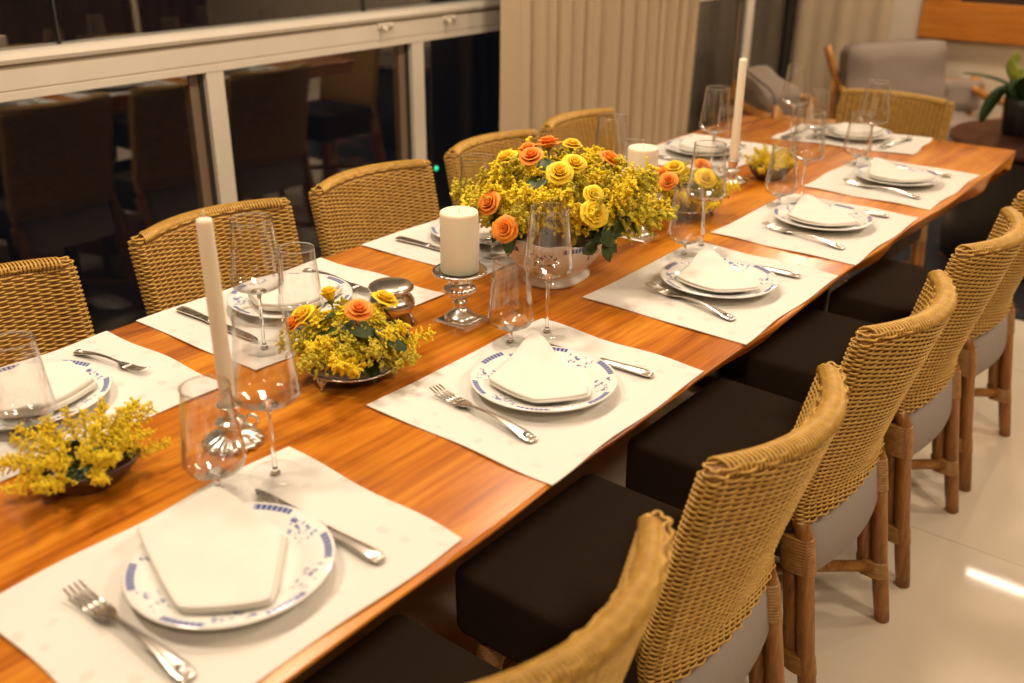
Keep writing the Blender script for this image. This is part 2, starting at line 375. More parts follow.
# ------------------------------------------------------------------ chairs
def make_chair():
    t = empty('rattan_dining_chair'); t.scale = (1, 1, 1.0)
    corner = [(0,-.025),(.114,-.003),(.153,.005),(.336,.032),(.41,.045),(.45,.066),(.48,.070),(.60,.050),(.72,.026),(.85,0)]
    TH = .037
    def loopfun(z, inset=0, npt=192):
        # closed plan outline of the woven back at height z (outer face at low y)
        tt = (z-.44)/.41; W = lerp(.203, .209, tt) - inset
        c = interp(corner, z); bow = lerp(.028, .066, tt)
        th = TH - 2*inset
        pts = []; segs = []
        def yo(x): return c + inset - bow*(1-(x/(W))**2)
        no = int(npt*.42); ne = (npt - 2*no)//2
        for i in range(no): x = lerp(-W+th/2, W-th/2, i/no); pts.append((x, yo(x)))
        for i in range(ne):
            a = -PI/2 + PI*i/ne; pts.append((W-th/2 + th/2*math.cos(a), yo(W-th/2) + th/2 + th/2*math.sin(a)))
        for i in range(no): x = lerp(W-th/2, -W+th/2, i/no); pts.append((x, yo(x)+th))
        for i in range(ne):
            a = PI/2 + PI*i/ne; pts.append((-W+th/2 + th/2*math.cos(a), yo(W-th/2) + th/2 + th/2*math.sin(a)))
        return pts
    b = MB()
    # dark core between the strands
    core = []
    zs = [.442 + (.832-.442)*i/10 for i in range(11)]
    for z in zs: core.append([(x, y, z) for x, y in loopfun(z, .0012, 96)])
    core.append([(x, y, .844) for x, y in loopfun(.844, .011, 96)])
    b.loft(core, True, True, 1)
    NP = 192; stakes = 48; amp = .0031
    z = .444; i = 0
    rowz = []
    while z < .834: rowz.append((z, 0)); z += .0046
    for a in (25, 50): rowz.append((.832 + .018*math.sin(math.radians(a)), .018*(1-math.cos(math.radians(a)))))
    for z, ins in rowz:
        base = loopfun(min(z, .85), ins, NP); P = []
        for k in range(NP):
            p = base[k]; q = base[(k+1) % NP]; o = base[k-1]
            tx, ty = q[0]-o[0], q[1]-o[1]; L = math.hypot(tx, ty) or 1
            nx_, ny_ = ty/L, -tx/L
            w = math.sin(PI*stakes*k/NP + PI*(i % 2)); w = math.copysign(abs(w)**.7, w)*amp
            P.append((p[0]+nx_*w, p[1]+ny_*w, z + .0005*math.sin(3*k*.13+i)))
        b.tube(P, .0022, 5, 0, closed=True); i += 1
    # short strands wrapping over the top edge between the faces
    for k in range(58):
        u = -.94 + 1.88*k/57; W = .209; x = u*(W-.018); yo = 0 - .066*(1-u*u); tops = []
        for q in range(7):
            a = PI*q/6; tops.append((x + .006*(q/6-.5), yo + .0185 - .0195*math.cos(a), .836 + .0165*math.sin(a)))
        b.tube(tops, .0024, 5, 0)
    b.build('backrest', [M['rattan'], M['core']], t)
    # seat cushion
    b = MB(); rings = []
    def rr(w, y0, y1, r, z, n=6):
        p = []
        for cx, cy, a0 in ((w-r, y0+r, -90), (w-r, y1-r, 0), (-w+r, y1-r, 90), (-w+r, y0+r, 180)):
            for k in range(n+1):
                a = math.radians(a0 + 90*k/n); p.append((cx+r*math.cos(a), cy+r*math.sin(a), z))
        return p
    for w, i_, z in ((.190,.012,.345),(.198,.004,.350),(.201,0,.362),(.203,0,.42),(.203,.000,.465),(.2015,.0015,.472),(.198,.005,.4765),(.190,.013,.479),(.16,.042,.482),(.10,.10,.484)):
        rings.append(rr(w, .078+i_, .462-i_, .018, z))
    b.loft(rings); b.build('seat', M['seat'], t)
    # back face of the seat between the legs, coloured paler than the seat
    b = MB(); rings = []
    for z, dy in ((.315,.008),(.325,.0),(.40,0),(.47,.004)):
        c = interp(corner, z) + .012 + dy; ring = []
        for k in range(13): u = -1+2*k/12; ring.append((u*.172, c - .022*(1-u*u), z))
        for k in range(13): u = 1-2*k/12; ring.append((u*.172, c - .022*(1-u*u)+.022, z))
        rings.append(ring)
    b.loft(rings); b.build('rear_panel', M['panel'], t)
    def binding(b, c, z0, z1, a, d, tilt=0, n=26):
        k = max(3, int((z1-z0)/.0062))
        rings = []
        for i in range(k):
            for dz, e in ((0,-.0012),(.35,.0006),(.65,.0006),(1,-.0012)):
                z = lerp(z0, z1, (i+dz)/k); cc = c(z); rings.append([(cc[0]+(a+e)*math.cos(2*PI*j/n), cc[1]+(d+e)*math.sin(2*PI*j/n), z) for j in range(n)])
        b.loft(rings)
    zz = [0,.05,.114,.153,.25,.336,.41,.46]
    for s in (-1, 1):
        b = MB()
        b.tube([(s*(.198 - .012*z/.45 + .004), interp(corner, z)+.016, z) for z in zz], [.0165,.018,.0185,.0185,.018,.017,.0165,.016], 12)
        b.tube([(s*(.196 - .012*z/.45), interp(corner, z)+.048 + (.03 if z > .45 else 0), z) for z in zz[2:]], [.0145,.0155,.016,.016,.0155,.015], 12)
        leg = b.build('leg', M['pole'], t)
        w = MB(); binding(w, lambda z: (s*(.198-.012*z/.45+.002), interp(corner, z)+.032), .336, .412, .0215, .0355); w.build('cane_binding', M['wrap'], leg)
        w = MB(); binding(w, lambda z: (s*(.198-.012*z/.45+.002), interp(corner, z)+.032), .114, .155, .0215, .0355); w.build('cane_binding', M['wrap'], leg)
        b = MB()
        fy = lambda z: .405 + .03*(1-z/.345)
        b.tube([(s*(.172+.014*(1-z/.345)), fy(z), z) for z in (0,.1,.2,.346)], [.0165,.018,.018,.017], 12)
        b.tube([(s*(.146+.014*(1-z/.345)), fy(z)-.004, z) for z in (.12,.2,.346)], [.0125,.0135,.013], 12)
        leg = b.build('leg', M['pole'], t)
        w = MB(); binding(w, lambda z: (s*(.160+.014*(1-z/.345)), fy(z)-.002), .112, .150, .034, .021); w.build('cane_binding', M['wrap'], leg)
        w = MB(); binding(w, lambda z: (s*(.160+.014*(1-z/.345)), fy(z)-.002), .285, .340, .034, .021); w.build('cane_binding', M['wrap'], leg)
    for s in (-1, 1):
        z = .133 + .012*s
        b = MB(); b.tube([(s*.190, .030, z-.006), (s*.09, .135, z), (0, .222, z), (-s*.09, .31, z), (-s*.175, .415, z-.006)], .0135, 12); b.build('stretcher', M['pole'], t)
    return t
chair = make_chair()
first = True
def put_chair(x, y, rz, label, group):
    global first
    o = chair if first else copy_tree(chair); first = False
    place(o, (x, y, FZ), rz + math.radians(random.uniform(-1.2, 1.2)), label, group, 'chair')
    return o
RX = (-.24, .290, .835, 1.395, 1.935); LX = (-.20, .352, .850, 1.350, 1.80)
for i, x in enumerate(RX):
    put_chair(x, -.320, 0, ('woven rattan chair with dark seat on the open-floor side, nearest the camera', 'woven rattan chair on the open-floor side, second from the near end',
        'woven rattan chair on the open-floor side, in the middle of its row of five', 'woven rattan chair on the open-floor side, fourth from the near end',
        'woven rattan chair on the open-floor side, last before the side table')[i], 'rattan chairs around the table')
for i, x in enumerate(LX):
    put_chair(x, 1.085, PI, ('woven rattan chair on the window side, nearest the camera', 'woven rattan chair on the window side, second from the near end behind the taper candle',
        'woven rattan chair on the window side just left of the green light', 'woven rattan chair on the window side right behind the big tureen bouquet',
        'woven rattan chair on the window side in front of the curtain, farthest of its row')[i], 'rattan chairs around the table')
put_chair(2.92, .40, PI/2, 'woven rattan chair at the far head of the table, before the grey armchair', 'rattan chairs around the table')

# ------------------------------------------------------------------ placemats
ZT = .76
def placemat(cs, label, seed):
    rnd = random.Random(seed); cx = sum(c[0] for c in cs)/4; cy = sum(c[1] for c in cs)/4
    nu, nv = 36, 28; top = []; ph = [rnd.random()*6.28 for _ in range(6)]
    for j in range(nv+1):
        v = j/nv
        for i in range(nu+1):
            u = i/nu
            x = (cs[0][0]*(1-u)+cs[1][0]*u)*(1-v) + (cs[3][0]*(1-u)+cs[2][0]*u)*v
            y = (cs[0][1]*(1-u)+cs[1][1]*u)*(1-v) + (cs[3][1]*(1-u)+cs[2][1]*u)*v
            du = min(u, 1-u); dv = min(v, 1-v)
            eu = math.exp(-du*16); ev = math.exp(-dv*14)
            x += eu*.0025*math.sin(9*v+ph[0]+(3 if u > .5 else 0)); y += ev*.0025*math.sin(10*u+ph[1]+(3 if v > .5 else 0))
            z = ZT + .0022 + max(eu, ev)*(.0012+.0012*math.sin(13*u+11*v+ph[2]))
            top.append((x-cx, y-cy, z-ZT))
    b = MB(); W = nu+1; fs = []
    for j in range(nv):
        for i in range(nu): fs.append((j*W+i, j*W+i+1, (j+1)*W+i+1, (j+1)*W+i))
    n = len(top); bot = [(x, y, z-.0019) for x, y, z in top]
    fs2 = [tuple(n+k for k in f[::-1]) for f in fs]
    rim = [i for i in range(nu)] + [j*W+nu for j in range(nv)] + [nv*W+nu-i for i in range(nu)] + [(nv-j)*W for j in range(nv)]
    sides = [(rim[k], n+rim[k], n+rim[(k+1) % len(rim)], rim[(k+1) % len(rim)]) for k in range(len(rim))]
    b.add(top+bot, fs+fs2+sides)
    o = b.build('placemat', M['mat'], loc=(cx, cy, ZT), auto=60)
    return tag(o, label, 'placemat', 'white linen placemats')
RM = [[(-.600,-.095),(-.154,-.100),(-.142,.247),(-.592,.240)],
      [(.015,-.110),(.463,-.106),(.470,.246),(.019,.246)],
      [(.606,-.108),(1.063,-.107),(1.071,.243),(.612,.243)],
      [(1.147,-.106),(1.600,-.105),(1.607,.243),(1.152,.243)],
      [(1.689,-.104),(2.146,-.106),(2.150,.246),(1.694,.246)]]
LM = [[(-.535,.472),(-.073,.477),(-.076,.818),(-.532,.818)],
      [(-.013,.478),(.452,.471),(.440,.822),(-.016,.826)],
      [(.562,.478),(1.02,.478),(1.02,.818),(.560,.822)],
      [(1.10,.478),(1.555,.478),(1.555,.818),(1.10,.818)],
      [(1.65,.478),(2.10,.478),(2.10,.812),(1.65,.814)]]
EM = [(2.270,.125),(2.560,.150),(2.505,.590),(2.215,.575)]
for i in range(5):
    placemat(RM[i], 'white linen placemat on the open-floor side, %s from the near end' % ORD[i], 11+i)
    placemat(LM[i], 'white linen placemat on the window side, %s from the near end' % ORD[i], 31+i)
placemat(EM, 'white linen placemat across the far head of the table', 51)

# ------------------------------------------------------------------ plates, napkins, cutlery, glasses
def make_plate():
    b = MB()
    b.lathe([(0,.0005),(.058,.0005),(.062,.002),(.068,.0025),(.082,.009),(.100,.0145),(.1175,.0195),(.1195,.0212),(.1185,.0226),(.100,.0182),(.084,.0130),(.076,.0085),(.066,.0068),(.03,.0062),(0,.006)], 96, caps=False)
    return b.build('dinner_plate', M['plate'])
def make_napkin(poly, layers, th, seed, name='napkin'):
    # folded cloth: stacked soft layers with a rounded outline
    rnd = random.Random(seed); b = MB(); n = 96
    def outline(P, scale, dx, dy):
        cx = sum(p[0] for p in P)/len(P); cy = sum(p[1] for p in P)/len(P); pts = []
        for k in range(n):
            a = 2*PI*k/n; d = (math.cos(a), math.sin(a)); best = 1e9
            for i in range(len(P)):
                x1, y1 = P[i][0]-cx, P[i][1]-cy; x2, y2 = P[(i+1) % len(P)][0]-cx, P[(i+1) % len(P)][1]-cy
                ex, ey = x2-x1, y2-y1; den = d[0]*ey - d[1]*ex
                if abs(den) < 1e-9: continue
                tt = (x1*ey - y1*ex)/den; s = (x1*d[1] - y1*d[0])/den
                if tt > 0 and -1e-6 <= s <= 1+1e-6: best = min(best, tt)
            pts.append(best)
        for _ in range(1): pts = [(pts[k-1] + 4*pts[k] + pts[(k+1) % n])/6 for k in range(n)]
        return [(cx+dx+scale*pts[k]*math.cos(2*PI*k/n), cy+dy+scale*pts[k]*math.sin(2*PI*k/n)) for k in range(n)], (cx+dx, cy+dy)
    for L in range(layers):
        ol, c = outline(poly, 1 - .028*L + rnd.uniform(-.006, .006), rnd.uniform(-.002, .002), rnd.uniform(-.002, .002)); rings = []
        p1, p2 = rnd.random()*6, rnd.random()*6
        def pt(k, f, z):
            x = lerp(c[0], ol[k][0], f); y = lerp(c[1], ol[k][1], f)
            r2 = math.hypot(x, y)/.12
            base = .0135 + min(.013, max(0, r2-.55)*.028) + .0016*math.sin(22*x+p1) + .0016*math.sin(19*y+p2)
            return (x, y, base + z + L*th*.96 + .004*(1-f*f)*(1 if L == layers-1 else .6))
        for f, z in ((.02,0),(.4,0),(.75,0),(.95,0),(.99,.12*th),(1.0,.5*th),(.99,.88*th),(.95,th),(.75,th),(.4,th),(.02,th)):
            rings.append([pt(k, f, z) for k in range(n)])
        b.loft(rings)
    return b.build(name, M['napkin'])
NAP_KITE = [(.130,.110),(-.071,.060),(-.086,-.046),(-.018,-.103),(.016,-.080)]
NAP_BIG = [(.074,.134),(-.044,.130),(-.092,-.036),(-.020,-.104),(.076,-.004)]
NAP_LEFT = [(-.075,.07),(.025,.09),(.088,.035),(.060,-.055),(-.03,-.075),(-.088,-.02)]

def make_fork():
    b = MB(); L = .222
    # handle (y from 0 to .125), neck, head, four tines towards +y
    st = [(0,.0075,.0035,.004),(.006,.0105,.004,.0045),(.02,.0115,.004,.006),(.035,.0095,.004,.0085),(.07,.0058,.004,.0125),(.10,.0042,.004,.0125),(.125,.0036,.0036,.0105),(.137,.0052,.003,.009),(.146,.0100,.0024,.0078),(.155,.0122,.0022,.0068),(.166,.0122,.0020,.0062)]
    rings = []
    for y, w, h, z in st:
        rings.append([(w*math.cos(a)*(1 if True else 1), y, z + h*.5*math.sin(a)) for a in [2*PI*k/14 for k in range(14)]])
    b.loft(rings)
    hd = b
    tn = MB()
    for k in range(4):
        x = -.0095 + .0063*k
        tn.tube([(x, .163, .0062), (x*1.02, .185, .0054), (x*1.03, .205, .0078), (x*1.0, .222, .0125)], [.0022,.0021,.0018,.0010], 8, flat=.8)
    t = hd.build('dinner_fork', M['silver'])
    tn.build('tines', M['silver'], t)
    e = MB(); e.tube([(0,.004,.007),(0,.012,.0086),(0,.022,.0088)], [.004,.006,.003], 8, flat=.5); e.build('handle_ornament', M['silver'], t)
    return t
def make_knife():
    b = MB()
    st = [(0,.007,.004,.005),(.006,.0098,.008,.006),(.02,.0105,.009,.0065),(.05,.0088,.009,.0065),(.085,.0072,.0085,.0062),(.098,.0085,.0085,.006),(.104,.0060,.006,.0055)]
    b.loft([[(w*math.cos(2*PI*k/14), y, z + h*.5*math.sin(2*PI*k/14)) for k in range(14)] for y, w, h, z in st])
    t = b.build('dinner_knife', M['silver'])
    b = MB(); rings = []
    for y, xl, xr in ((.100,-.006,.006),(.115,-.0075,.0085),(.16,-.008,.0095),(.205,-.0075,.0095),(.228,-.004,.0085),(.240,.003,.006)):
        rings.append([(xl,y,.0045),(xr,y,.0050),(xr,y,.0060),(xl,y,.0062)])
    b.loft(rings); b.build('blade', M['silver'], t, auto=30)
    return t
def make_glass(h, rb, zb, rr_, zw, rs, rf, name):
    """h height, rb widest radius at zw, zb bowl bottom, rr_ rim radius, rs stem radius, rf foot radius"""
    th = .0009
    outp = [(.006,zb),(.016,zb+.002),(rb*.62,zb+.0065),(rb*.88,zb+.0125),(rb*.975,zw-.004),(rb,zw),(rb*.985,zw+.006),(lerp(rb,rr_,.22),lerp(zw,h,.22)),(lerp(rb,rr_,.5),lerp(zw,h,.45)),(lerp(rb,rr_,.77),lerp(zw,h,.7)),(lerp(rb,rr_,.93),lerp(zw,h,.88)),(rr_,h)]
    inp = [(max(.001, r-th), z + (.003 if i < 3 else .0012 if i < 5 else 0)) for i, (r, z) in enumerate(outp)]
    b = MB(); b.lathe(outp + [(rr_-.0004,h+.0006)] + inp[::-1] + [(.001, zb+.004)], 40, caps=False)
    t = b.build(name, M['glass'])
    b = MB(); b.tube([(rr_*math.cos(2*PI*k/40), rr_*math.sin(2*PI*k/40), h) for k in range(40)], .0009, 6, closed=True); b.build('rim', M['solid'], t)
    b = MB(); b.lathe([(.0005,.0030),(.0075,.0034),(.0045,.0065),(rs,.013 if h > .2 else .010),(rs,zb-.012 if h > .2 else zb-.007),(.0048,zb-.003),(.008,zb-.0002),(.014,zb+.0016),(.012,zb+.0036),(.0005,zb+.0044)], 20, caps=False); b.build('stem', M['solid'], t)
    b = MB(); b.lathe([(.0005,0),(rf-.001,0),(rf,.0008),(rf-.001,.0016),(rf*.6,.0022),(.012,.0042),(.0005,.0062)], 40, caps=False); b.build('foot', M['footglass'], t)
    return t
plate = make_plate(); nap_kite = make_napkin(NAP_KITE, 2, .0048, 3); nap_big = make_napkin(NAP_BIG, 2, .0046, 5); nap_left = make_napkin(NAP_LEFT, 2, .0105, 9)
fork = make_fork(); knife = make_knife()
wine = make_glass(.236, .0445, .106, .0345, .126, .0030, .037, 'wine_glass'); water = make_glass(.156, .0415, .026, .0315, .050, .0036, .032, 'water_glass')
used = set()
def dup(o):
    if o.name not in used: used.add(o.name); return o
    return copy_tree(o)
ZM = ZT + .0024
def where(side, i):
    return 'far head of the table' if side == 'E' else ('%s side, %s from the near end' % ({'R':'open-floor','L':'window'}[side], ORD[i]))
def setting(side, i, pc, wg, ag, fk, kn, rz, prot):
    W = where(side, i)
    place(dup(plate), (pc[0], pc[1], ZM), prot, 'blue and white porcelain dinner plate, ' + W, 'blue and white plates', 'plate')
    npk = nap_left if side != 'R' else (nap_big if i == 0 else nap_kite)
    place(dup(npk), (pc[0], pc[1], ZM), (rz if side != 'R' else 0) + random.uniform(-.06, .06), 'folded white cloth napkin on the plate, ' + W, 'folded napkins', 'napkin')
    if wg: place(dup(wine), (wg[0], wg[1], ZM if wg[2:] == () else ZT+.0005), random.random()*6, 'tall clear long-stemmed wine glass, ' + W, 'tall wine glasses', 'wine glass')
    if ag: place(dup(water), (ag[0], ag[1], ZM), random.random()*6, 'short-stemmed clear water glass, ' + W, 'water glasses', 'water glass')
    if fk: place(dup(fork), (fk[0], fk[1], ZM), fk[2], 'silver dinner fork left of the plate, ' + W, 'silver forks', 'fork')
    if kn: place(dup(knife), (kn[0], kn[1], ZM), kn[2], 'silver dinner knife right of the plate, ' + W, 'silver knives', 'knife')
D = math.radians
setting('R', 0, (-.376,.064), (-.201,.200), (-.276,.226), (-.510,-.043,D(0)), (-.252,-.056,D(0)), 0, D(12))
setting('R', 1, (.239,.068), (.426,.198), (.349,.222), (.090,-.026,D(-7)), (.384,-.050,D(4)), 0, D(75))
setting('R', 2, (.839,.064), (1.050,.216), (.970,.216), (.690,-.045,D(-13)), (.990,-.048,D(4)), 0, D(20))
setting('R', 3, (1.392,.068), (1.549,.189), (1.470,.216), (1.230,-.050,D(-12)), (1.545,-.045,D(5)), 0, D(40))
setting('R', 4, (1.914,.060), (2.118,.216), (2.030,.222), (1.77,-.052,D(-8)), (2.06,-.050,D(5)), 0, D(5))
setting('L', 0, (-.305,.655), (-.462,.540), (-.360,.553), (-.163,.776,D(190)), (-.485,.79,D(180)), PI, D(10))
setting('L', 1, (.221,.665), (.055,.540), (.156,.555), (.360,.785,D(178)), (.065,.805,D(180)), PI, D(42))
setting('L', 2, (.785,.655), (.622,.526), (.695,.545), (.935,.785,D(178)), (.638,.785,D(182)), PI, D(70))
setting('L', 3, (1.325,.655), (1.162,.544), (1.265,.541), (1.475,.785,D(180)), (1.18,.79,D(180)), PI, D(15))
setting('L', 4, (1.870,.650), (1.705,.535), (1.850,.560), (2.02,.785,D(180)), (1.72,.79,D(180)), PI, D(33))
setting('E', 0, (2.400,.362), (2.250,.525), (2.305,.462), (2.495,.205,D(82)), (2.455,.540,D(90)), PI/2, D(50))

bpy.data.objects['dinner_fork.005'].scale = (.78, .78, .9)
# ------------------------------------------------------------------ candles
def gad(nl, amt):  return lambda u, r, z: 1 + amt*abs(math.sin(PI*nl*u))
def pillar_stand(x, y, label):
    t = empty('candle_pedestal', (x, y, ZT), D(3), label, 'candle holder', 'silver pillar candle pedestals')
    b = MB(); w = .037
    b.loft([[(sx*w*k, sy*w*k, z) for sx, sy in ((-1,-1),(1,-1),(1,1),(-1,1))] for k, z in ((1,0),(1,.004),(.93,.006),(.86,.007))]); b.build('base', M['silver'], t, smooth=False)
    b = MB(); b.lathe([(.031,.006),(.031,.010),(.026,.015),(.022,.019),(.016,.022),(.012,.028),(.0095,.034),(.014,.037),(.0145,.040),(.010,.043),(.009,.046),(.014,.049)], 40); b.build('foot', M['silver'], t)
    b = MB(); b.lathe([(.012,.048),(.020,.051),(.0265,.057),(.029,.063),(.0285,.068),(.0245,.072),(.0215,.074),(.0205,.084),(.0225,.093)], 96, rfun=lambda u, r, z: 1 + (.13*abs(math.sin(PI*18*u)) - .05 if .052 < z < .071 else 0)); b.build('urn', M['silver'], t)
    b = MB(); b.lathe([(.020,.090),(.036,.092),(.046,.095),(.0495,.0985),(.0490,.1025),(.044,.1015),(.036,.100),(.0,.0995)], 120, rfun=lambda u, r, z: 1 + (.055*abs(math.sin(PI*26*u)) - .02 if r > .043 else 0), caps=False); b.build('dish', M['silver'], t)
def pillar(x, y, label):
    b = MB(); b.lathe([(.0,.0),(.0345,0),(.0352,.002),(.0352,.108),(.0343,.1125),(.032,.114),(.020,.1125),(.006,.1105),(0,.110)], 48, caps=False, rfun=lambda u, r, z: 1+.004*math.sin(6*PI*u))
    o = b.build('pillar_candle', M['wax'], loc=(x, y, ZT+.1005)); tag(o, label, 'candle', 'ivory pillar candles')
    b = MB(); b.tube([(0,0,.108),(.0005,.0005,.116),(.002,.001,.121)], .0012, 6); b.build('wick', M['wick'], o)
pillar_stand(.372, .360, 'silver urn-shaped pedestal beside the flower tureen, nearer one under an ivory pillar candle')
pillar(.372, .360, 'thick ivory pillar candle on the silver pedestal nearer the camera')
pillar_stand(1.020, .367, 'silver urn-shaped pedestal beyond the flower tureen, partly hidden by yellow sprays')
pillar(1.020, .367, 'thick ivory pillar candle beyond the tureen flowers, the farther of the two')
def taper_stand(x, y, label, rz):
    t = empty('chamberstick', (x, y, ZT), rz, label, 'candle holder', 'fluted silver candle holders')
    b = MB(); b.lathe([(.0,.001),(.036,.0),(.0415,.003),(.0420,.0055),(.034,.011),(.022,.016),(.013,.020),(.0085,.024),(.0085,.027)], 120, rfun=lambda u, r, z: 1 + (.14*abs(math.sin(PI*16*u)) - .06 if r > .02 else 0), caps=False); b.build('shell_base', M['silver'], t)
    b = MB(); b.lathe([(.008,.025),(.014,.028),(.0205,.031),(.0225,.034),(.0205,.037),(.013,.039),(.0105,.042)], 64, rfun=lambda u, r, z: 1 + (.04*math.sin(2*PI*16*u) if r > .017 else 0)); b.build('collar', M['silver'], t)
    b = MB(); b.lathe([(.010,.041),(.0125,.046),(.014,.055),(.0165,.060),(.0185,.0625),(.017,.0635),(.0128,.0625),(.0122,.046),(0,.045)], 40, caps=False); b.build('socket', M['silver'], t)
    b = MB(); b.tube([(.021+.009+.009*math.cos(a), 0, .036+.009*math.sin(a)) for a in [2*PI*k/20 for k in range(20)]], .0026, 8, closed=True); b.build('ring_handle', M['silver'], t)
def taper(x, y, label, lean):
    b = MB(); b.lathe([(0,0),(.0115,0),(.0116,.002),(.0114,.14),(.0110,.288),(.0100,.293),(.004,.295),(0,.295)], 28, caps=False)
    o = b.build('taper_candle', M['wax'], loc=(x, y, ZT+.0455)); o.rotation_euler = lean; tag(o, label, 'candle', 'ivory taper candles')
    b = MB(); b.tube([(0,0,.293),(0,0,.301),(.001,0,.305)], .0011, 6); b.build('wick', M['wick'], o)
taper_stand(-.180, .320, 'fluted silver candle holder seen through the nearest water glass', D(-50))
taper(-.180, .320, 'tall ivory taper candle nearest the camera, left of the roses', (0, D(-.6), 0))
taper_stand(1.616, .424, 'fluted silver candle holder near the far end of the table', D(130))
taper(1.616, .424, 'tall ivory taper candle near the far end of the table', (0, 0, 0))

# ------------------------------------------------------------------ silver pot
t = empty('sugar_pot', (.290,.458,ZT), D(20), 'small round silver lidded pot behind the orange rose on the dish', 'sugar pot')
b = MB(); b.lathe([(.0,.010),(.018,.010),(.034,.018),(.0425,.030),(.0435,.040),(.038,.050),(.029,.055),(.027,.059),(.032,.0625),(.0365,.064)], 56, rfun=lambda u, r, z: 1+.012*math.sin(2*PI*12*u)); b.build('body', M['silver_dark'], t)
b = MB(); b.lathe([(.026,.062),(.039,.064),(.0425,.067),(.042,.071),(.037,.0745),(.024,.078),(.010,.0795),(0,.080)], 48, caps=False); b.build('lid', M['silver_dark'], t)
for k in range(3):
    a = 2*PI*k/3+.5; b = MB(); b.tube([(.034*math.cos(a),.034*math.sin(a),.022),(.042*math.cos(a),.042*math.sin(a),.010),(.040*math.cos(a),.040*math.sin(a),.004),(.044*math.cos(a),.044*math.sin(a),.003)], [.004,.0035,.004,.003], 8); b.build('foot', M['silver_dark'], t)

# ------------------------------------------------------------------ bowls
def tureen(x, y):
    t = MB(); n = 96
    def sup(k, a, bb, p=2.35):
        th = 2*PI*k/n; c, s = math.cos(th), math.sin(th)
        return (math.copysign(abs(c)**(2/p), c)*a, math.copysign(abs(s)**(2/p), s)*bb)
    rings = []
    for a, bb, z, wv in ((.01,.01,.004,0),(.070,.050,.004,0),(.078,.058,0,0),(.081,.061,.002,0),(.080,.060,.008,0),(.072,.053,.014,0),(.072,.054,.019,0),(.086,.064,.030,0),(.108,.080,.052,.1),(.124,.092,.074,.4),(.134,.100,.094,.8),(.139,.104,.106,1),(.1375,.1028,.108,1),(.130,.097,.094,.8),(.116,.086,.070,.3),(.08,.06,.034,0),(.01,.01,.026,0)):
        ring = []
        for k in range(n):
            px, py = sup(k, a, bb); ring.append((px, py, z + wv*.006*math.cos(2*2*PI*k/n) + wv*.0025*math.cos(8*2*PI*k/n)))
        rings.append(ring)
    t.loft(rings, True, True)
    o = t.build('soup_tureen', M['tureen'], loc=(x, y, ZT)); o.rotation_euler = (0, 0, D(4))
    tag(o, 'white footed porcelain tureen with blue painted rim, holding the large bouquet', 'tureen')
TU = (.680, .358); tureen(*TU)
def low_bowl(x, y, a, bb, rz, label):
    b = MB(); n = 64; rings = []
    for k_, z in ((.05,.002),(.55,.0),(.62,.004),(.82,.015),(.95,.027),(1.0,.035),(.975,.0355),(.92,.028),(.78,.017),(.5,.008),(.05,.007)):
        rings.append([(a*k_*math.cos(2*PI*k/n), bb*k_*math.sin(2*PI*k/n), z) for k in range(n)])
    b.loft(rings); o = b.build('flower_bowl', M['bowl_wood'], loc=(x, y, ZT)); o.rotation_euler = (0, 0, rz)
    b = MB(); b.tube([(a*math.cos(2*PI*k/n), bb*math.sin(2*PI*k/n), .0355) for k in range(n)], .0022, 6, closed=True); b.build('rim', M['bowl_wood'], o)
    tag(o, label, 'bowl', 'low dark flower bowls')
F1 = (-.372,.378); F4 = (1.722,.356)
low_bowl(*F1, .068, .050, D(-20), 'low dark oval bowl of yellow goldenrod nearest the camera')
low_bowl(*F4, .068, .052, D(-20), 'low dark bowl of yellow goldenrod beside the farther taper candle')
def footed_dish(x, y, label):
    t = empty('footed_dish', (x, y, ZT), D(-58), label, 'dish', 'silver footed dishes of roses')
    b = MB(); b.lathe([(0,.017),(.05,.017),(.068,.021),(.0775,.026),(.0790,.0285),(.0765,.0295),(.066,.025),(.05,.0215),(0,.0205)], 72, caps=False, rfun=lambda u, r, z: 1 + (.012*math.sin(2*PI*28*u) if r > .075 else 0)); b.build('tray', M['silver_dark'], t)
    for k in range(3):
        a = 2*PI*k/3; c, s = math.cos(a), math.sin(a); f = MB()
        f.tube([(.062*c,.062*s,.021),(.069*c,.069*s,.015),(.070*c,.070*s,.009),(.066*c,.066*s,.005),(.072*c,.072*s,.003)], [.011,.010,.0055,.0045,.003], 10, flat=.7); f.build('foot', M['silver_dark'], t)
F2 = (.080,.345); F3 = (1.250,.368)
footed_dish(*F2, 'silver footed dish of roses and goldenrod beside the nearest taper candle')
footed_dish(*F3, 'silver footed dish of roses and goldenrod between the farther pillar and taper candles')

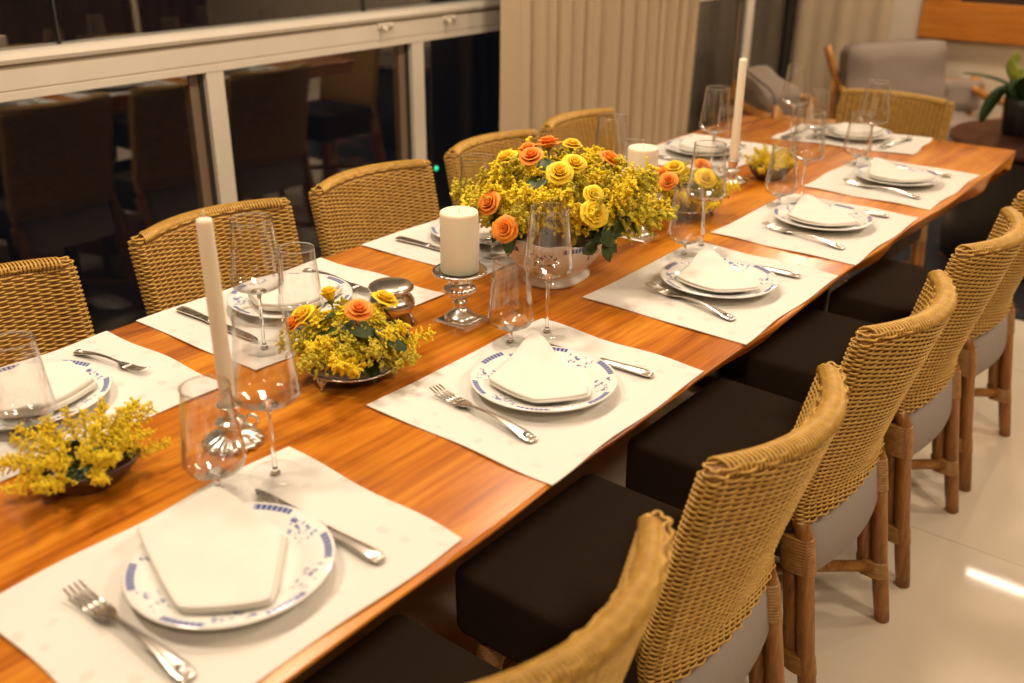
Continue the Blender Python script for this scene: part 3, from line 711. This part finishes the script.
# ------------------------------------------------------------------ flowers
def make_spray(seed, L, spread, nb, olive, droop, fs=.90, dens=1.75):
    rnd = random.Random(seed); st = MB(); fl = MB()
    main = []
    for i in range(9):
        s = i/8; main.append(Vector((.10*L*math.sin(s*1.7)*droop, .02*L*math.sin(3*s+seed), L*s - .12*L*droop*s*s)))
    st.tube(main, [lerp(.0014,.0006,i/8) for i in range(9)], 5)
    ico = bmesh.new(); bmesh.ops.create_icosphere(ico, subdivisions=1, radius=1); iv = [v.co.copy() for v in ico.verts]; ic = [[v.index for v in f.verts] for f in ico.faces]; ico.free()
    def floret(p, r):
        q = Euler((rnd.random()*6, rnd.random()*6, 0)).to_matrix(); sx, sy, sz = r*rnd.uniform(.7,1.2), r*rnd.uniform(.7,1.2), r*rnd.uniform(.9,1.5)
        fl.add([p + q @ Vector((v.x*sx, v.y*sy, v.z*sz)) for v in iv], ic)
    for k in range(nb):
        s = .30 + .70*(k+rnd.random()*.5)/nb; i = min(7, int(s*8)); p0 = main[i].lerp(main[i+1], s*8-i) if i < 8 else main[8]
        a = k*2.4 + rnd.uniform(-.4,.4); ln = spread*L*(1.12-s)*rnd.uniform(.75,1.15)+.008
        d = Vector((math.cos(a), math.sin(a), rnd.uniform(.5,1.1))).normalized()
        pts = []
        for j in range(6):
            f = j/5; pts.append(p0 + d*ln*f + Vector((0,0,-.30*ln*f*f)))
        st.tube(pts, .0005, 3)
        m = max(5, int(ln/.0022*dens))
        for j in range(m):
            f = (j+.5)/m*.9+.1; q = f*5; jj = min(4, int(q)); p = pts[jj].lerp(pts[jj+1], q-jj)
            off = Vector((rnd.gauss(0,1), rnd.gauss(0,1), abs(rnd.gauss(0,1))))*.0017
            floret(p+off, rnd.uniform(.0018,.0030)*fs)
    for j in range(10): floret(main[8] + Vector((rnd.gauss(0,.0014), rnd.gauss(0,.0014), -.002*j*.8)), rnd.uniform(.0014,.0022)*fs)
    o = st.build('goldenrod_spray', M['stem']); fl.build('florets', M['gold2'] if olive else M['gold'], o)
    return o
def make_leafsprig(seed):
    rnd = random.Random(seed); st = MB(); st.tube([(0,0,0),(.002,0,.03),(.006,0,.06)], [.0012,.001,.0006], 5)
    o = st.build('leaf_sprig', M['stem'])
    for k, (z, a) in enumerate(((.022,.4),(.036,3.5),(.058,1.2),(.056,5.0))):
        b = MB(); L_, W_ = .040, .0135; rows = []
        for i in range(8):
            s = i/7; w = W_*math.sin(PI*min(1, s*.96+.04))**.8; zz = -.35*L_*s*s
            rows.append([Vector((L_*s, -w, zz+.0025)), Vector((L_*s, -w*.5, zz+.0012)), Vector((L_*s, 0, zz)), Vector((L_*s, w*.5, zz+.0012)), Vector((L_*s, w, zz+.0025))])
        R = Matrix.Rotation(a, 3, 'Z') @ Matrix.Rotation(-.35, 3, 'Y'); c = Vector((.001, 0, z))
        b.loft([[c + R @ p for p in r] for r in rows], False, False)
        lf = b.build('leaf', M['leaf'], o); so = lf.modifiers.new('s', 'SOLIDIFY'); so.thickness = .0006
    return o
def make_rose(mat, seed, R=.023, bud=False):
    rnd = random.Random(seed); b = MB()
    def petal(r0, h, wdt, ang, curl, tilt):
        nu, nv = 7, 7; rows = []
        for j in range(nv):
            v = j/(nv-1); row = []
            for i in range(nu):
                u = -1+2*i/(nu-1)
                wv = wdt*(math.sin(PI*min(1, .18+v*.62))**.8)
                rad = r0*(.35+.65*v**.7) + curl*max(0, v-.55)**2*3 + .0012*u*u*v
                th = ang + u*wv/max(r0, .004)*.5
                z = h*v - curl*1.2*max(0, v-.72)**1.5*(1+.4*u*u) - tilt*r0*v
                row.append((rad*math.cos(th), rad*math.sin(th), z - .006))
            rows.append(row)
        b.loft(rows, False, False)
    # tight centre spiral
    sp = []
    for ring, (r0, h, w, n, curl, tilt) in enumerate(((.0030,.020,.012,3,0,0),(.0060,.0205,.019,4,.0012,0),(.0095,.0200,.024,5,.004,.05),(.0135,.0180,.028,5,.008,.15),(.0180,.0145,.031,6,.012,.25)) if not bud else ((.0025,.024,.011,3,0,0),(.0050,.025,.018,4,.001,0),(.0085,.023,.024,4,.003,0),(.0115,.018,.026,5,.006,.05))):
        a0 = rnd.random()*6
        for k in range(n): petal(r0*R/.023, h*R/.023, w*R/.023, a0+2*PI*k/n+rnd.uniform(-.1,.1), curl*R/.023*rnd.uniform(.8,1.3), tilt)
    st = MB(); st.tube([(0,0,-.075),(.002,.001,-.04),(0,0,-.012)], [.0016,.0016,.002], 6); st.lathe([(.001,-.014),(.005,-.011),(.0065,-.007),(.004,-.0045),(.0,-.004)], 12, caps=False)
    o = st.build('rose', M['stem'])
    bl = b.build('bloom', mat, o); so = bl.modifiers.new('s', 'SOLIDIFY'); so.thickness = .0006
    return o
sprays = [make_spray(3, .15, .34, 26, True, .8), make_spray(8, .15, .30, 26, False, 1.0), make_spray(12, .14, .36, 24, True, .3), make_spray(21, .15, .32, 26, False, .2)]
plumes = [make_spray(31, .115, .17, 24, False, .9, .62, 2.0), make_spray(37, .11, .19, 24, False, .4, .62, 2.0), make_spray(44, .12, .15, 26, False, 1.2, .62, 2.0)]
leafs = [make_leafsprig(2)]
RO = [make_rose(M['rose_o'], 4), make_rose(M['rose_o'], 15)]; RY = [make_rose(M['rose_y'], 6), make_rose(M['rose_y'], 19), make_rose(M['rose_y'], 29, bud=True)]
def orient(d, roll=0):
    q = Vector(d).normalized().to_track_quat('Z', 'Y'); return (q.to_matrix() @ Matrix.Rotation(roll, 3, 'Z')).to_euler()
def flower_mass(kinds, c, z0, n, a, bb, hh, lo, hi, label, name, rnd, front=0):
    # one uncountable cloud of filler flowers in a bowl
    b = MB()
    for k in range(n):
        f = (k+.5)/n; az = k*2.39996 + rnd.uniform(-.25,.25); el = lerp(hi, lo + front*max(0, math.cos(az+2.48)), f**.8) + rnd.uniform(-.09,.09)
        d = Vector((math.cos(az)*math.cos(el)*a, math.sin(az)*math.cos(el)*bb, math.sin(el)*hh))
        src = kinds[k % len(kinds)]; s = d.length/.145*rnd.uniform(.88,1.14)
        mtx = orient(d, rnd.random()*6).to_matrix() @ Matrix.Diagonal((max(.8, s*.95),)*2 + (s,)); st = Vector((d.x, d.y, 0))*.18
        for ob, mi in ((src, 0), (src.children[0], 1)):
            me = ob.data; b.add([mtx @ v.co + st for v in me.vertices], [tuple(p.vertices) for p in me.polygons], mi if mi == 0 else (1 if k % 2 else 2))
    o = b.build('goldenrod_mass', [M['stem'], M['gold'], M['gold2']], loc=(c[0], c[1], z0)); tag(o, label, 'filler flowers', None, 'stuff')
def bouquet(kinds, c, z0, n, a, bb, hh, lo, hi, label, group, scale, rnd, skip=None):
    # stems start in the bowl and fan out over a half dome
    g = 0
    for k in range(n):
        f = (k+.5)/n; el = lerp(hi, lo, f**.8); az = k*2.39996 + rnd.uniform(-.25,.25)
        el += rnd.uniform(-.08,.08)
        d = Vector((math.cos(az)*math.cos(el)*a, math.sin(az)*math.cos(el)*bb, math.sin(el)*hh))
        o = dup(kinds[k % len(kinds)])
        L = d.length; s = L/.145*scale*rnd.uniform(.9,1.12); o.scale = (max(.75, s*.95),)*2 + (s,)
        st = Vector((c[0], c[1], z0)) + Vector((d.x, d.y, 0))*.18
        place(o, st, orient(d, rnd.random()*6), label, group, 'flower spray')
rnd = random.Random(77)
flower_mass(sprays, TU, ZT+.110, 82, .225, .215, .150, .34, 1.5, 'fluffy yellow goldenrod filling the large tureen bouquet', 'g', rnd, .32)
flower_mass(sprays, F2, ZT+.036, 42, .118, .108, .080, .34, 1.45, 'fluffy yellow goldenrod on the nearer silver rose dish', 'g', rnd)
flower_mass(sprays, F3, ZT+.036, 42, .118, .108, .080, .34, 1.45, 'fluffy yellow goldenrod on the farther silver rose dish', 'g', rnd)
for o in sprays: C.objects.unlink(o.children[0]); C.objects.unlink(o)
bouquet(plumes, F1, ZT+.030, 30, .140, .110, .100, .24, 1.35, 'bright yellow goldenrod plume in the nearest dark bowl', 'goldenrod in the nearest dark bowl', 1.0, rnd)
bouquet(plumes, F4, ZT+.030, 22, .110, .090, .085, .22, 1.35, 'bright yellow goldenrod plume in the far dark bowl', 'goldenrod in the far dark bowl', 1.0, rnd)
TUREEN_ROSES = [('o',(0.692,0.395,1.015),1.15,'lying flat at the very top of the tureen bouquet'),('o',(0.665,0.422,1.007),.85,'half hidden just left of the topmost one in the tureen'),('o',(0.611,0.374,1.012),1.05,'above the dark leaf near the top of the tureen bouquet'),
    ('o',(0.761,0.303,0.988),1.1,'alone at the right shoulder of the tureen bouquet'),('o',(0.516,0.396,0.942),1.05,'at the left of the tureen bouquet above the lowest orange one'),('o',(0.495,0.342,0.910),1.1,'hanging lowest over the tureen rim beside the pillar candle'),
    ('y',(0.633,0.448,0.991),1.05,'highest on the left of the tureen bouquet'),('y',(0.597,0.301,0.997),1.1,'open and largest at the middle of the tureen bouquet'),('y',(0.636,0.296,1.006),1.0,'tucked right behind the large central yellow one'),
    ('y',(0.723,0.363,1.013),.9,'at the top of the tureen bouquet, right of the orange ones'),('y',(0.617,0.241,0.964),.85,'upper one of the pair low on the right of the tureen bouquet'),('y',(0.602,0.227,0.936),1.15,'lower one of the pair low on the right of the tureen bouquet'),
    ('y',(0.762,0.296,0.984),.9,'behind the lone orange one on the right of the tureen bouquet')]
F2_ROSES = [('b',(0.084,0.386,0.870),1.0,'standing tallest on the nearer silver dish'),('y',(0.045,0.402,0.850),1.0,'on the left of the nearer silver dish'),('o',(0.030,0.405,0.842),.8,'small one peeking from the left edge of the nearer silver dish'),('o',(0.074,0.316,0.874),.95,'large one crowning the nearer silver dish'),('y',(0.142,0.334,0.863),.95,'beside the silver pot on the nearer silver dish')]
F3_ROSES = [('o',(1.203,.402,.856),.9,'at the left rear of the farther silver dish'),('y',(1.218,.388,.869),1.05,'on top of the farther silver dish'),('o',(1.162,.370,.855),1.05,'at the left front of the farther silver dish under a spray'),('o',(1.253,.339,.875),1.0,'at the right rear of the farther silver dish'),('y',(1.200,.301,.866),1.1,'at the right front of the farther silver dish')]
CAM = Vector((-.915,-.766,1.486))
def roses(lst, c, z0, grp):
    for k, (t, p, s, txt) in enumerate(lst):
        o = dup({'o': RO[k % 2], 'y': RY[k % 2], 'b': RY[2]}[t])
        d = (Vector(p) - Vector((c[0], c[1], z0))).normalized()
        d = (d + Vector((-.22,-.22,.15))*(1 if k not in (0,) else .1)).normalized()
        s *= .95; o.scale = (s, s, s); q = Vector(p) + d*.019
        place(o, q, orient(d, k*1.3), {'o':'orange','y':'yellow','b':'yellow bud of a'}[t] + ' rose ' + txt, grp, 'rose')
roses(TUREEN_ROSES, TU, ZT+.07, 'roses in the tureen'); roses(F2_ROSES, F2, ZT, 'roses on the nearer dish'); roses(F3_ROSES, F3, ZT, 'roses on the farther dish')
def leaves(pts, c, z0, lab, grp):
    for k, p in enumerate(pts):
        o = dup(leafs[0]); d = Vector(p) - Vector((c[0], c[1], z0)); s = 1.0 + .25*(k % 3)
        o.scale = (s, s, s); place(o, Vector(p) - d.normalized()*.055*s, orient(d, k*1.9), lab, grp, 'leaves')
leaves([(.640,.225,.872),(.672,.222,.878),(.71,.24,.92),(.55,.40,.895),(.52,.37,.90),(.61,.34,.985),(.75,.27,.90)], TU, ZT+.08, 'dark green rose leaves in the tureen bouquet', 'leaves in the tureen')
leaves([(.06,.385,.850),(.15,.31,.830),(.09,.30,.845),(.05,.36,.845)], F2, ZT+.02, 'dark green rose leaves on the nearer silver dish', 'leaves on the nearer rose dish')
leaves([(1.19,.38,.835),(1.22,.31,.840),(1.28,.32,.84),(1.21,.42,.84)], F3, ZT+.02, 'dark green rose leaves on the farther silver dish', 'leaves on the farther rose dish')
leaves([(-.38,.36,.80),(-.36,.40,.80)], F1, ZT+.01, 'dark green leaves at the base of the nearest goldenrod bowl', 'leaves in the nearest bowl')

# ------------------------------------------------------------------ living corner
def cushion(name, w, d, h, mat, parent, loc, rot, puff=.35):
    b = MB(); n = 40; rings = []
    m = 12
    for j in range(m+1):
        ph_ = -PI/2 + PI*j/m; zz = math.copysign(abs(math.sin(ph_))**.8, ph_)*d/2; k_ = abs(math.cos(ph_))**puff
        ring = []
        for k in range(n):
            th = 2*PI*k/n; c, s = math.cos(th), math.sin(th); p = 11
            rr_ = (abs(c)**p + abs(s)**p)**(-1/p)
            ring.append((w/2*rr_*c*(.96+.04*k_) if j in (0,m) else w/2*rr_*c*(.9+.1*k_), zz*(1-.25*max(abs(c),abs(s))**6), h/2*rr_*s*(.9+.1*k_)))
        if j in (0, m): ring = [(x*.55, y, z*.55) for x, y, z in ring]
        rings.append(ring)
    b.loft(rings); o = b.build(name, mat, parent, loc=loc); o.rotation_euler = rot
    return o
def lounge(loc, rz, label, cw, cx, ctop, bar, top_l, W):
    t = empty('lounge_armchair', loc, rz, label, 'armchair', 'wood and grey armchairs in the corner')
    for sx in (-1, 1):
        top = top_l if (sx == 1) else bar
        b = MB(); b.tube([(sx*W,-.06,top),(sx*(W-.015),-.05,top-.05),(sx*(W-.06),-.03,.60),(sx*(W-.085),.0,.55),(sx*(W-.07),.14,.53),(sx*(W-.05),.36,.53),(sx*(W-.05),.42,.50)], [.026,.028,.028,.027,.025,.024,.018], 10, flat=.8); b.build('arm', M['armwood'], t)
        b = MB(); b.tube([(sx*(W-.05),.39,.52),(sx*(W-.055),.40,.25),(sx*(W-.06),.41,0)], [.022,.024,.018], 10); b.build('leg', M['armwood'], t)
        b = MB(); b.tube([(sx*(W-.06),-.03,.60),(sx*(W-.07),-.02,.30),(sx*(W-.07),-.10,0)], [.024,.026,.018], 10); b.build('leg', M['armwood'], t)
    b = MB(); b.tube([(-W+.01,-.06,bar),(-.2,-.10,bar+.004),(0,-.105,bar+.004),(.2,-.09,bar),(W-.06,-.05,bar)], .022, 10); b.build('back_rail', M['armwood'], t)
    b = MB(); b.tube([(-W+.06,.39,.27),(W-.06,.39,.27)], .022, 10); b.tube([(-W+.07,-.03,.27),(W-.07,-.03,.27)], .02, 10)
    for sx in (-1, 1): b.tube([(sx*(W-.065),-.03,.27),(sx*(W-.06),.39,.27)], .02, 10)
    b.build('seat_frame', M['armwood'], t)
    b = MB()
    for k in range(9): x = lerp(-W+.09, W-.09, k/8); b.tube([(x,-.03,.28),(x,-.075,.45),(x,-.10,bar)], .008, 6)
    b.build('back_spindles', M['armwood'], t)
    cushion('seat_cushion', .70, .15, .54, M['grey'], t, (0,.16,.36), (PI/2,0,0))
    if cx > .05: cushion('arm_cushion', .26, .12, .17, M['grey'], t, (-W+.165,-.01,.505), (D(6),0,0))
    h = ctop-.42; bc = cushion('back_cushion', cw, .18, h, M['grey'], t, (cx,.03,.42+h/2), (D(9),D(3.5),0))
    b = MB(); pp = []
    for k in range(48):
        th = 2*PI*k/48; c, s_ = math.cos(th), math.sin(th); r_ = (abs(c)**9+abs(s_)**9)**(-1/9); pp.append((cw/2*1.0*r_*c, -.045, h/2*1.0*r_*s_))
    b.tube(pp, .006, 6, closed=True); b.build('piping', M['piping'], bc)
    return t
lounge((4.95,.98,FZ), D(127.7), 'wooden armchair with a broad grey back cushion facing the table from the cream wall', .555, .10, .80, .56, .765, .458)
lounge((3.86,1.36,FZ), D(222), 'wooden armchair near the window corner seen from behind, its grey cushion showing above the rail', .60, 0, .70, .56, .56, .41)
# pale curtain in the far corner
b = MB(); rows = []
for zi in range(9):
    z = -.01 + 2.47*zi/8
    rows.append([(5.31 + .003*math.sin(y*52) + .004*math.sin(y*23+1), y, z) for y in [1.24 + .575*k/90 for k in range(91)]])
b.loft(rows, False, False); o = b.build('curtain', M['curtain']); so = o.modifiers.new('s', 'SOLIDIFY'); so.thickness = .003
tag(o, 'narrow pale curtain in the far corner between dark glass and the armchair', 'curtain')
# wooden panel on the far wall
t = empty('framed_wall_panel', (XW-.03,.45,.765), 0, 'broad orange wood frame around a dark picture on the cream wall', 'wall panel')
b = MB(); W0, W1, H0, H1 = -.75, .62, 0, .95; bw = .205
b.box((-.03,W0,H0), (.03,W1,H0+bw)); b.box((-.03,W0,H1-bw), (.03,W1,H1)); b.box((-.03,W0,H0+bw), (.03,W0+bw,H1-bw)); b.box((-.03,W1-bw,H0+bw), (.03,W1,H1-bw)); bevelled(b.build('frame', M['panelwood'], t, smooth=False), .004)
b = MB(); b.box((.0,W0+bw-.002,H0+bw-.002), (.02,W1-bw+.002,H1-bw+.002)); b.build('picture', M['darkart'], t, smooth=False)
# dark round side table
t = empty('round_side_table', (4.00,-.02,FZ+.008), 0, 'dark round drum side table with a brown top in the living corner', 'side table')
b = MB(); b.lathe([(.0,.522),(.455,.522),(.468,.527),(.47,.540),(.462,.548),(0,.549)], 80, caps=False); b.build('top', M['browntop'], t, auto=40)
b = MB(); b.lathe([(.0,0),(.40,0),(.42,.01),(.44,.3),(.445,.505),(.43,.522),(0,.522)], 80, caps=False, rfun=lambda u, r, z: 1 + (.004*math.sin(2*PI*40*u) if .02 < z < .5 else 0)); b.build('drum', M['black'], t, auto=40)
t = empty('potted_plant', (4.00,.165,FZ+.557), 0, 'green strap-leaved plant in a black pot on the dark round table', 'plant')
b = MB(); b.lathe([(0,0),(.07,0),(.078,.01),(.088,.10),(.092,.155),(.088,.16),(.082,.15),(.07,.14),(0,.138)], 48, caps=False); b.build('pot', M['black'], t)
def strap(pts, w, mat, tw=0):
    b = MB(); P = [Vector(p) for p in pts]; n = 14; rows = []
    def bz(s):
        q = s*(len(P)-1); i = min(len(P)-2, int(q)); return P[i].lerp(P[i+1], q-i)
    cur = [sum((bz(max(0, min(1, s/n+ds)))for ds in (-.12,-.06,0,.06,.12)), Vector())/5 for s in range(n+1)]
    for i in range(n+1):
        tng = (cur[min(n,i+1)]-cur[max(0,i-1)]).normalized(); sd = tng.cross(Vector((math.sin(tw),.2,math.cos(tw)))).normalized()
        k_ = w*(math.sin(PI*(.12+.86*i/n))**.7); nn = sd.cross(tng)
        rows.append([cur[i]-sd*k_+nn*k_*.3, cur[i], cur[i]+sd*k_+nn*k_*.3])
    b.loft(rows, False, False); o = b.build('leaf', mat, t); so = o.modifiers.new('s', 'SOLIDIFY'); so.thickness = .002
strap([(0,.02,.13),(-.01,.08,.21),(-.01,.20,.235),(0,.30,.238)], .030, M['plant'])
strap([(0,.03,.13),(-.03,.09,.20),(-.05,.14,.12),(-.06,.16,.03)], .034, M['plant'], .8)
strap([(0,0,.13),(-.05,.02,.24),(-.10,.03,.25),(-.15,.05,.20)], .045, M['plant'], .5)
strap([(0,-.03,.13),(.02,-.10,.27),(.02,-.2,.30),(0,-.3,.26)], .05, M['plant'])
strap([(0,0,.13),(.04,-.06,.30),(.06,-.10,.40)], .05, M['plant'], 1.2)
for k in range(4):
    strap([(0,.0,.14),(-.01,.03+.02*k,.22+.02*k),(-.02,.07+.012*k-.04*(k%2),.255+.035*k)], .028, M['plant_y'], .3*k)

# ------------------------------------------------------------------ lights
def area(name, loc, size, power, col, rot=(0,0,0), shape='DISK', size_y=None, spread=None):
    l = bpy.data.lights.new(name, 'AREA'); l.energy = power; l.size = size; l.shape = shape; l.color = col
    if size_y: l.size_y = size_y
    if spread: l.spread = spread
    o = bpy.data.objects.new(name, l); C.objects.link(o); o.location = loc; o.rotation_euler = rot
    return o
WARM = (1, .83, .65)
for i, x in enumerate((-.7, .5, 1.65)):
    area('ceiling_lamp', (x, .75, 2.58), .30, (24, 24, 20)[i], WARM)
for i, x in enumerate((-1.2, .7, 2.6, 4.4)):
    area('ceiling_lamp', (x, -1.5, 2.58), .30, 24, WARM)
area('ceiling_lamp', (4.55, .75, 2.58), .30, 34, WARM)
w = bpy.data.worlds.new('night'); S.world = w; w.use_nodes = True
w.node_tree.nodes['Background'].inputs[0].default_value = (.010,.011,.016,1); w.node_tree.nodes['Background'].inputs[1].default_value = .35

# ------------------------------------------------------------------ camera
cam = bpy.data.cameras.new('camera'); co = bpy.data.objects.new('camera', cam); C.objects.link(co); S.camera = co
cam.sensor_width = 36; cam.lens = 983.43/1024*36; cam.clip_start = .05
yaw, pitch, roll = .6617, -.4226, .00867
f = Vector((math.cos(pitch)*math.cos(yaw), math.cos(pitch)*math.sin(yaw), math.sin(pitch)))
r = f.cross(Vector((0,0,1))).normalized(); u = r.cross(f)
r2 = r*math.cos(roll) + u*math.sin(roll); u2 = -r*math.sin(roll) + u*math.cos(roll)
co.matrix_world = Matrix(((r2.x,u2.x,-f.x,-.9153),(r2.y,u2.y,-f.y,-.7660),(r2.z,u2.z,-f.z,1.4856),(0,0,0,1)))
cam.dof.use_dof = True; cam.dof.focus_distance = 1.80; cam.dof.aperture_fstop = 2.8

S.view_settings.view_transform = 'Standard'; S.view_settings.look = 'None'; S.view_settings.gamma = 1; S.view_settings.use_curve_mapping = False
S.view_settings.exposure = -0.09
S.cycles.use_denoising = True
S.cycles.max_bounces = 12; S.cycles.transparent_max_bounces = 24; S.cycles.transmission_bounces = 10; S.cycles.glossy_bounces = 6; S.cycles.diffuse_bounces = 4
S.cycles.caustics_reflective = False; S.cycles.caustics_refractive = False; S.cycles.sample_clamp_indirect = 6
